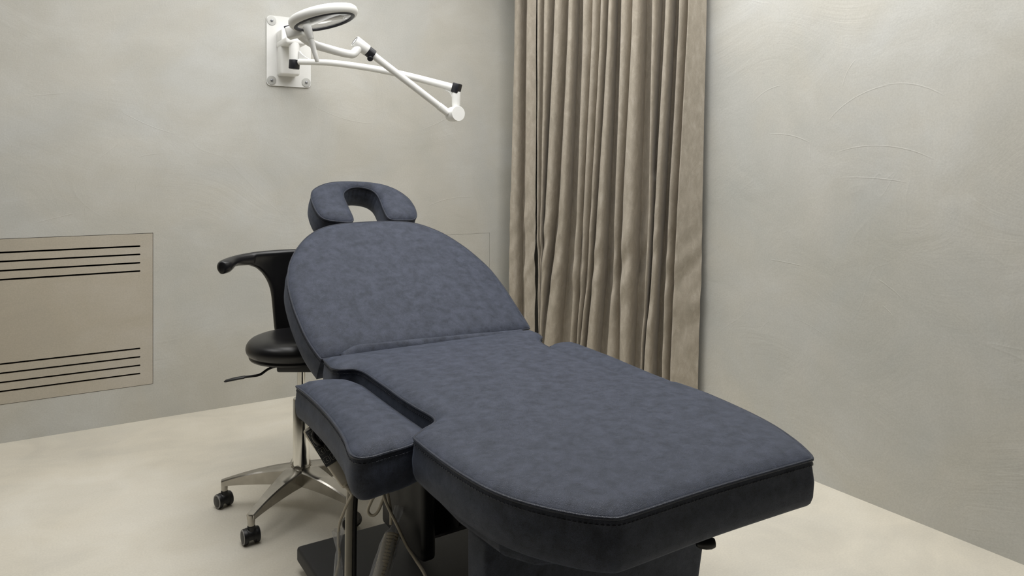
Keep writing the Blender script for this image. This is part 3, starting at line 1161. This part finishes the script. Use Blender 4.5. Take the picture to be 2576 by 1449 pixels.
film_bag('plastic_wrap', [(0.012, -0.075), (0.012, -0.055), (0.009, -0.035), (0.006, -0.022), (0.010, -0.012), (0.020, 0.0),
                          (0.0235, 0.03), (0.023, 0.07), (0.025, 0.10), (0.027, LL)], CM, cw, 1)
film_bag('plastic_wrap', [(0.014, 0.0), (0.009, -0.025), (0.004, -0.050), (0.007, -0.058), (0.010, -0.09), (0.014, -0.15)],
         T(0.617, 1.797, 0.302), hc, 2)

# ------------------------------------------------------------------ stool
# local axes: x to the right as one faces the back wall corner, y away
st = root('rolling_stool', (0.769, 2.638, 0), R(-32.3),
          'black round rolling stool with curved armrest and chrome five-star base behind the bed', 'stool')
bm = bmesh.new()
add_lathe(bm, [(0, 0.545), (0.160, 0.545), (0.176, 0.548), (0.1790, 0.553), (0.1790, 0.556), (0.1765, 0.560), (0.182, 0.564), (0.187, 0.571), (0.1893, 0.580), (0.1893, 0.588),
               (0.187, 0.597), (0.181, 0.606), (0.172, 0.6135), (0.158, 0.619), (0.140, 0.6225), (0.11, 0.624), (0.06, 0.622), (0, 0.620)], 72)
obj('seat', bm, M['vinyl'], st, local=True, angle=50)
# armrest: a bar on an arc round the seat, on a flared web
AR = 0.278
A0, A1, AC = R(-95), R(7), R(-25)


def arc(a, r=AR):
    return Vector((r * math.sin(a), r * math.cos(a), 0))


bm = bmesh.new()
n = 60
rings = []
for i in range(n + 1):
    a = A0 + (A1 - A0) * i / n
    c = arc(a)
    out = c.normalized()
    ad = abs(math.degrees(a - AC))
    ztop = 0.905 - 0.016 * (ad / 70) ** 3
    zb = float(np.interp(ad, [0, 9, 12, 13.5, 15, 18, 22, 27, 34, 46, 52, 56, 62, 70],
                         [0.56, 0.56, 0.56, 0.70, 0.745, 0.785, 0.815, 0.838, 0.853, 0.858, 0.857, 0.848, 0.841, 0.841]))
    rows = []
    # section: bar (rounded) on top, thin web below
    w = 0.021
    e = min(1.0, (i + 0.3) / 4.0, (n - i + 0.3) / 4.0)
    endf = math.sqrt(max(0.02, 1 - (1 - e) ** 2))
    bulb = 1 + 0.35 * math.exp(-((ad - 63) / 8) ** 2)
    w *= endf * bulb
    wt = 0.013 * endf
    zm = (ztop - 0.045)
    if zb > zm - 0.012:
        sec = [(-w, ztop - 0.022), (-w * 0.75, ztop - 0.006), (0, ztop), (w * 0.75, ztop - 0.006), (w, ztop - 0.022), (w * 0.9, zb + 0.014),
               (w * 0.5, zb + 0.002), (0, zb), (-w * 0.5, zb + 0.002), (-w * 0.9, zb + 0.014)]
    else:
        sec = [(-w, ztop - 0.016), (-w * 0.75, ztop - 0.004), (0, ztop), (w * 0.75, ztop - 0.004), (w, ztop - 0.016), (wt, ztop - 0.040),
               (wt, zb + 0.004), (0, zb), (-wt, zb + 0.004), (-wt, ztop - 0.040)]
    rings.append([bm.verts.new(c + out * s_ + Vector((0, 0, z_))) for s_, z_ in sec])
for A, B in zip(rings, rings[1:]):
    for k in range(10):
        bm.faces.new((A[k], A[(k + 1) % 10], B[(k + 1) % 10], B[k]))
bm.faces.new(rings[0])
bm.faces.new(rings[-1][::-1])
o = obj('armrest', bm, M['vinyl'], st, local=True, angle=180)
ss = o.modifiers.new('sub', 'SUBSURF')
ss.levels = 1
ss.render_levels = 2
bm = bmesh.new()
c = arc(AC)
add_box(bm, (-0.03, 0.05, -0.006), (0.03, AR + 0.012, 0.006), 0.002, 1, Matrix.Rotation(-AC, 4, 'Z') @ T(0, 0, 0.538))
obj('armrest_bracket', bm, M['frame'], st, local=True)
# gas lift
bm = bmesh.new()
add_lathe(bm, [(0, 0.13), (0.033, 0.13), (0.033, 0.165), (0.029, 0.19), (0.0285, 0.39), (0.027, 0.394), (0, 0.394)], 40)
obj('gas_lift_cover', bm, M['chrome'], st, local=True)
bm = bmesh.new()
add_lathe(bm, [(0, 0.39), (0.0145, 0.39), (0.0145, 0.52), (0, 0.52)], 28)
obj('gas_lift_piston', bm, M['chrome'], st, local=True)
bm = bmesh.new()
add_box(bm, (-0.065, -0.08, 0.505), (0.065, 0.08, 0.5445), 0.008, 2)
obj('tilt_mechanism', bm, M['frame'], st, local=True)
bm = bmesh.new()
add_tube(bm, catmull([(-0.04, -0.03, 0.525), (-0.085, -0.08, 0.522), (-0.110, -0.11, 0.508), (-0.135, -0.125, 0.506), (-0.17, -0.13, 0.503)], 6), 0.0045, 10)
lv = obj('height_lever', bm, M['black_plastic'], st, local=True)
bm = bmesh.new()
add_tube(bm, [(-0.152, -0.128, 0.506), (-0.158, -0.129, 0.504), (-0.190, -0.133, 0.499), (-0.218, -0.137, 0.493), (-0.224, -0.138, 0.491)],
         [0.004, 0.011, 0.012, 0.010, 0.004], 16, flat=0.45, up=(0, 0, 1))
obj('lever_paddle', bm, M['black_plastic'], lv, local=True)
# five-star base: every leg dips from the hub to its caster
w1 = Vector((-1.036 + 0.759, 2.642 - 2.641, 0))
ang0 = math.atan2(w1.y, w1.x)
bm = bmesh.new()
add_lathe(bm, [(0, 0.085), (0.028, 0.085), (0.032, 0.092), (0.036, 0.145), (0.034, 0.154), (0, 0.156)], 40)
obj('base_hub', bm, M['aluminium'], st, local=True)
RB = 0.277
for k in range(5):
    a = ang0 + k * R(72)
    d = Vector((math.cos(a), math.sin(a), 0))
    s = Vector((-d.y, d.x, 0))
    bm = bmesh.new()
    rings = []
    for i in range(17):
        t = i / 16
        r = 0.020 + (RB + 0.006 - 0.020) * t
        zt = 0.150 - 0.052 * t ** 1.7
        hgt = 0.058 * (1 - t) + 0.020 * t + 0.006 * math.sin(math.pi * t)
        w = 0.030 * (1 - t) ** 1.6 + 0.0145
        c = d * r
        sec = [(-w, zt - 0.004), (-w * 0.8, zt), (w * 0.8, zt), (w, zt - 0.004), (w * 0.78, zt - hgt), (-w * 0.78, zt - hgt)]
        rings.append([bm.verts.new(c + s * q + Vector((0, 0, z))) for q, z in sec])
    for A, B in zip(rings, rings[1:]):
        for q in range(6):
            bm.faces.new((A[q], A[(q + 1) % 6], B[(q + 1) % 6], B[q]))
    bm.faces.new(rings[0])
    bm.faces.new(rings[-1][::-1])
    e = d * RB
    add_lathe(bm, [(0, 0.058), (0.0105, 0.058), (0.0115, 0.066), (0.0125, 0.094), (0.011, 0.0985), (0, 0.0985)], 24, T(e.x, e.y, 0))
    leg = obj('base_leg', bm, M['aluminium'], st, local=True, angle=35)
    # caster
    bm = bmesh.new()
    yaw = [R(50), R(36), R(70), R(40), R(110)][k]
    off = T(e.x, e.y, 0) @ Matrix.Rotation(yaw, 4, 'Z')
    add_lathe(bm, [(0, 0.036), (0.012, 0.036), (0.0125, 0.059), (0, 0.059)], 20, off)
    # hood over the wheels: a half-cylinder shell
    hood = []
    for j in range(13):
        an = R(-12) + R(205) * j / 12
        hood.append((0.0245 * math.cos(an), 0.0255 + 0.0262 * math.sin(an)))
    hr = []
    for xo in (-0.0155, -0.0135, 0.0135, 0.0155):
        sc = 0.93 if abs(xo) > 0.014 else 1.0
        hr.append([bm.verts.new(off @ Vector((xo, p[0] * sc + 0.006, 0.0255 + (p[1] - 0.0255) * sc))) for p in hood])
    for A, B in zip(hr, hr[1:]):
        for q in range(12):
            bm.faces.new((A[q], A[q + 1], B[q + 1], B[q]))
    for hh_ in (hr[0], hr[-1]):
        bm.faces.new(hh_)
    bm.faces.new([hr[0][0], hr[1][0], hr[2][0], hr[3][0], hr[3][-1], hr[2][-1], hr[1][-1], hr[0][-1]])
    cs = obj('caster', bm, M['black_plastic'], st, local=True, angle=50)
    for sx in (-1, 1):
        bm = bmesh.new()
        wm = off @ T(sx * 0.0195, 0.006, 0.0252) @ Matrix.Rotation(R(90) * sx, 4, 'Y')
        add_lathe(bm, [(0, -0.009), (0.022, -0.009), (0.0250, -0.006), (0.0250, 0.003), (0.0240, 0.0056), (0.0190, 0.0060)], 32, wm)
        wh = obj('wheel_tread', bm, M['black_plastic'], cs, local=True)
        bm = bmesh.new()
        add_lathe(bm, [(0.0240, 0.0050), (0.0236, 0.0068), (0.0192, 0.0076), (0.0185, 0.006)], 32, wm)
        obj('wheel_rim', bm, M['tread'], cs, local=True)
        bm = bmesh.new()
        add_lathe(bm, [(0.0190, 0.0055), (0.0182, 0.0082), (0.0120, 0.0094), (0, 0.0098)], 32, wm)
        obj('wheel_disc', bm, M['black_plastic'], cs, local=True)

# ------------------------------------------------------------------ magnifying lamp on the wall
lamp = root('magnifier_lamp', (1.09, 3.975, 1.855), 0,
            'white magnifier lamp on folding arms bolted to the back wall above the stool', 'magnifier lamp')
bm = bmesh.new()
x0, x1, z0, z1 = 0.973, 1.209, 1.670, 2.042
rr = 0.022
outl = []
for cx_, cz_, b in ((x1 - rr, z0 + rr, -90), (x1 - rr, z1 - rr, 0), (x0 + rr, z1 - rr, 90), (x0 + rr, z0 + rr, 180)):
    for k in range(7):
        a = R(b + 15 * k)
        outl.append((cx_ + rr * math.cos(a), cz_ + rr * math.sin(a)))
bm = plate_holes(outl, [], lambda x, z: (x, YB - 0.002, z), (0, -0.006, 0))
obj('wall_plate', bm, M['plate'], lamp, smooth=False)
for x in (x0 + 0.026, x1 - 0.026):
    for z in (z0 + 0.028, z1 - 0.028):
        bm = bmesh.new()
        mm = axis_mtx((x, YB - 0.0085, z), (0, -1, 0))
        add_lathe(bm, [(0, 0), (0.0235, 0), (0.0240, 0.001), (0.0235, 0.003), (0.007, 0.0035), (0, 0.0035)], 36, mm)
        w_ = obj('washer', bm, M['washer'], lamp)
        bm = bmesh.new()
        add_lathe(bm, [(0, 0.003), (0.0075, 0.003), (0.0075, 0.007), (0.005, 0.010), (0, 0.011)], 6, mm)
        bm.transform(world_of(lamp).inverted())
        obj('bolt', bm, M['steel'], w_, local=True)
# housing on the plate
bm = bmesh.new()
v = add_box(bm, (1.026, 3.885, 1.722), (1.128, 3.968, 1.955), 0.012, 3)
obj('bracket_housing', bm, M['white'], lamp)
bm = bmesh.new()
add_box(bm, (1.022, 3.775, 1.868), (1.130, 3.969, 1.905), 0.012, 3)
add_box(bm, (1.024, 3.870, 1.895), (1.129, 3.969, 1.960), 0.010, 3)
obj('bracket_hood', bm, M['white'], lamp)
bm = bmesh.new()
pc = Vector((1.072, 3.800, 0))
add_lathe(bm, [(0, 1.785), (0.026, 1.785), (0.027, 1.79), (0.027, 1.875), (0, 1.875)], 28, T(pc.x, pc.y, 0))
pv = obj('wall_pivot', bm, M['white'], lamp)
# first arm
pa = [(1.087, 3.765, 1.777), (1.202, 3.618, 1.762), (1.314, 3.476, 1.733), (1.404, 3.348, 1.701), (1.493, 3.232, 1.664), (1.613, 3.062, 1.606)]
bm = bmesh.new()
pts = catmull(pa, 8)
add_tube(bm, pts, [0.0155 + 0.002 * i / len(pts) for i in range(len(pts))], 20)
arm1 = obj('lower_arm', bm, M['white'], lamp)


def cap_box(name, c, d, w, h, l, material, parent):
    bm = bmesh.new()
    m = axis_mtx(c, d, (0, 0, 1))
    add_box(bm, (-h / 2, -w / 2, -l / 2), (h / 2, w / 2, l / 2), 0.004, 2, m)
    return obj(name, bm, material, parent)


dA = Vector((-0.60, 0.77, 0.10))
cap_box('joint_cap', (1.069, 3.790, 1.765), (Vector(pa[0]) - Vector(pa[1])), 0.042, 0.048, 0.040, M['cap'], lamp)
cap_box('joint_cap', (1.621, 3.052, 1.604), (Vector(pa[5]) - Vector(pa[4])), 0.040, 0.046, 0.034, M['cap'], lamp)
# gussets
bm = bmesh.new()
g = catmull([(1.585, 3.100, 1.600), (1.603, 3.078, 1.580), (1.612, 3.066, 1.545)], 5)
for off_ in (-0.006, 0.006):
    pass
fr = []
for off_ in (-0.006, 0.006):
    dd = Vector((0.8, 0.6, 0)) * off_
    fr.append([bm.verts.new(Vector(p) + dd) for p in g] + [bm.verts.new(Vector((1.618, 3.058, 1.600)) + dd)])
m_ = len(fr[0])
for q in range(m_):
    bm.faces.new((fr[0][q], fr[0][(q + 1) % m_], fr[1][(q + 1) % m_], fr[1][q]))
bm.faces.new(fr[0][::-1])
bm.faces.new(fr[1])
obj('elbow_gusset', bm, M['white'], lamp)
bm = bmesh.new()
add_box(bm, (-0.004, -0.003, 0), (0.004, 0.003, 0.01))
bm.clear()
g = [(1.092, 3.775, 1.835), (1.100, 3.755, 1.815), (1.125, 3.722, 1.790), (1.150, 3.690, 1.778)]
g = catmull(g, 5)
fr = []
for off_ in (-0.006, 0.006):
    dd = Vector((0.8, 0.6, 0)) * off_
    fr.append([bm.verts.new(Vector(p) + dd) for p in g] + [bm.verts.new(Vector((1.090, 3.775, 1.776)) + dd)])
m_ = len(fr[0])
for q in range(m_):
    bm.faces.new((fr[0][q], fr[0][(q + 1) % m_], fr[1][(q + 1) % m_], fr[1][q]))
bm.faces.new(fr[0][::-1])
bm.faces.new(fr[1])
obj('wall_gusset', bm, M['white'], lamp)
bm = bmesh.new()
add_lathe(bm, [(0, 1.490), (0.0195, 1.490), (0.0195, 1.524), (0.0205, 1.526), (0.0205, 1.586), (0, 1.586)], 28, T(1.621, 3.056, 0))
obj('elbow_post', bm, M['white'], lamp)
# elbow drum, its face turned towards the curtain side
Ed = Vector((1.605, 3.022, 1.481))
fn = Vector((0.845 * 0.57 - 0.534 * 0.82, -0.534 * 0.57 - 0.845 * 0.82, 0.0))
bm = bmesh.new()
add_lathe(bm, [(0, -0.085), (0.024, -0.083), (0.032, -0.074), (0.0345, -0.060), (0.0350, -0.001), (0.0340, 0.0), (0, 0.0)], 48,
          axis_mtx(Ed + fn * 0.018, fn))
obj('elbow_drum', bm, M['white'], lamp)
# second arm
b0, b1 = Vector((1.572, 3.050, 1.487)), Vector((1.196, 3.052, 1.730))
bm = bmesh.new()
add_tube(bm, [b0, b0.lerp(b1, 0.12)], 0.0175, 20)
add_tube(bm, [b0.lerp(b1, 0.11), b0.lerp(b1, 0.5), b1], 0.0158, 20)
arm2 = obj('upper_arm', bm, M['white'], lamp)
ad_ = (b1 - b0).normalized()
bm = bmesh.new()
add_tube(bm, [b1 - ad_ * 0.012, b1 + ad_ * 0.022], 0.0235, 24)
add_lathe(bm, [(0, 0), (0.012, 0), (0.013, 0.004), (0.013, 0.016), (0.010, 0.019), (0, 0.019)], 18, axis_mtx(b1 + ad_ * 0.004 + Vector((0, 0, -0.018)), (-0.3, -0.75, -0.6)))
obj('clamp_collar', bm, M['cap'], lamp)
c0, c1 = b1 + ad_ * 0.021, b1 + ad_ * 0.088
bm = bmesh.new()
add_tube(bm, [c0, c0 + ad_ * 0.002, c1 - ad_ * 0.002, c1], [0.0245, 0.0255, 0.0255, 0.0245], 32)
kn = obj('knuckle', bm, M['white'], lamp)
bm = bmesh.new()
ringp = [axis_mtx(c1 + ad_ * 0.0002, ad_) @ Vector((0.0185 * math.cos(2 * math.pi * k / 32), 0.0185 * math.sin(2 * math.pi * k / 32), 0)) for k in range(32)]
add_tube(bm, ringp, 0.0014, 6, closed=True)
bm.transform(world_of(lamp).inverted())
obj('cap_ring', bm, M['gasket'], kn, local=True)
# swan-neck
nk = [c0.lerp(c1, 0.55), (1.115, 3.045, 1.722), (1.088, 3.039, 1.717), (1.046, 3.030, 1.720), (0.985, 3.021, 1.729), (0.937, 3.014, 1.737),
      (0.903, 3.002, 1.748), (0.876, 2.994, 1.762), (0.852, 2.985, 1.775)]
bm = bmesh.new()
pts = catmull(nk, 7)
add_tube(bm, pts, [0.0175 if i > 12 else 0.0195 - 0.00015 * i for i in range(len(pts))], 22)
obj('swan_neck', bm, M['white'], lamp)
# head
HC = Vector((0.922, 2.848, 1.806))
nn = Vector((0.2586, 0.0223, -1.0))
nw = Vector((0.845 * nn.x + 0.534 * nn.y, -0.534 * nn.x + 0.845 * nn.y, nn.z)).normalized()   # lens side, downwards
HMx = axis_mtx(HC, -nw)
bm = bmesh.new()
add_lathe(bm, [(0.113, 0.000), (0.121, -0.004), (0.129, -0.002), (0.1355, 0.006), (0.1375, 0.015), (0.1355, 0.025), (0.129, 0.032),
               (0.120, 0.035), (0.1135, 0.034), (0.1125, 0.030), (0.1125, 0.008), (0.113, 0.000)], 96, HMx)
hd = obj('head_ring', bm, M['white'], lamp, angle=60)
bm = bmesh.new()
add_lathe(bm, [(0.1122, 0.0065), (0.1122, 0.031), (0.109, 0.031), (0.109, 0.0065), (0.1122, 0.0065)], 96, HMx)
bm.transform(world_of(lamp).inverted())
obj('light_diffuser', bm, M['diffuser'], hd, local=True)
bm = bmesh.new()
add_lathe(bm, [(0.106, -0.004), (0.111, -0.008), (0.117, -0.0075), (0.1205, -0.0045), (0.1205, 0.001), (0.106, 0.004), (0.106, -0.004)], 96, HMx)
bm.transform(world_of(lamp).inverted())
obj('lens_gasket', bm, M['gasket'], hd, local=True)
bm = bmesh.new()
prof = [(0, -0.0030)] + [(r_, -0.0030 + 0.002 * (r_ / 0.107) ** 2) for r_ in (0.03, 0.06, 0.09, 0.1075)]
prof += [(r_, 0.006 - 0.003 * (r_ / 0.107) ** 2) for r_ in (0.1075, 0.09, 0.06, 0.03)] + [(0, 0.006)]
add_lathe(bm, prof, 64, HMx)
bm.transform(world_of(lamp).inverted())
obj('magnifier_lens', bm, M['glass'], hd, local=True)
# hinge block between neck and ring
hp = Vector((0.838, 2.972, 1.772))
hdir = Vector((0.80, -0.45, 0.22)).normalized()
bm = bmesh.new()
mm = axis_mtx(hp, hdir, (0, 0, 1))
add_box(bm, (-0.022, -0.024, -0.030), (0.026, 0.024, 0.038), 0.008, 3, mm)
hb = obj('head_hinge', bm, M['white'], lamp)
bm = bmesh.new()
add_box(bm, (0.022, -0.018, -0.032), (0.030, 0.018, 0.022), 0.002, 2, mm)
bm.transform(world_of(lamp).inverted())
obj('hinge_strip', bm, M['gasket'], hb, local=True)
bm = bmesh.new()
tgt = HC + (hp - HC).normalized() * 0.125
tgt.z += 0.004
add_tube(bm, [hp + hdir * 0.028, hp.lerp(tgt, 0.75), tgt], [0.014, 0.013, 0.011], 18)
obj('hinge_neck', bm, M['white'], lamp)
# handle under the ring
h0 = Vector((0.864, 2.888, 1.786))
h1 = Vector((0.900, 2.868, 1.646))
bm = bmesh.new()
hdv = h1 - h0
add_tube(bm, [h0, h0 + hdv * 0.12, h0 + hdv * 0.36, h0 + hdv * 0.365, h0 + hdv * 0.8, h0 + hdv * 0.99, h1],
         [0.0165, 0.0165, 0.0138, 0.0122, 0.0098, 0.0082, 0.0070], 22)
obj('handle', bm, M['white'], lamp)
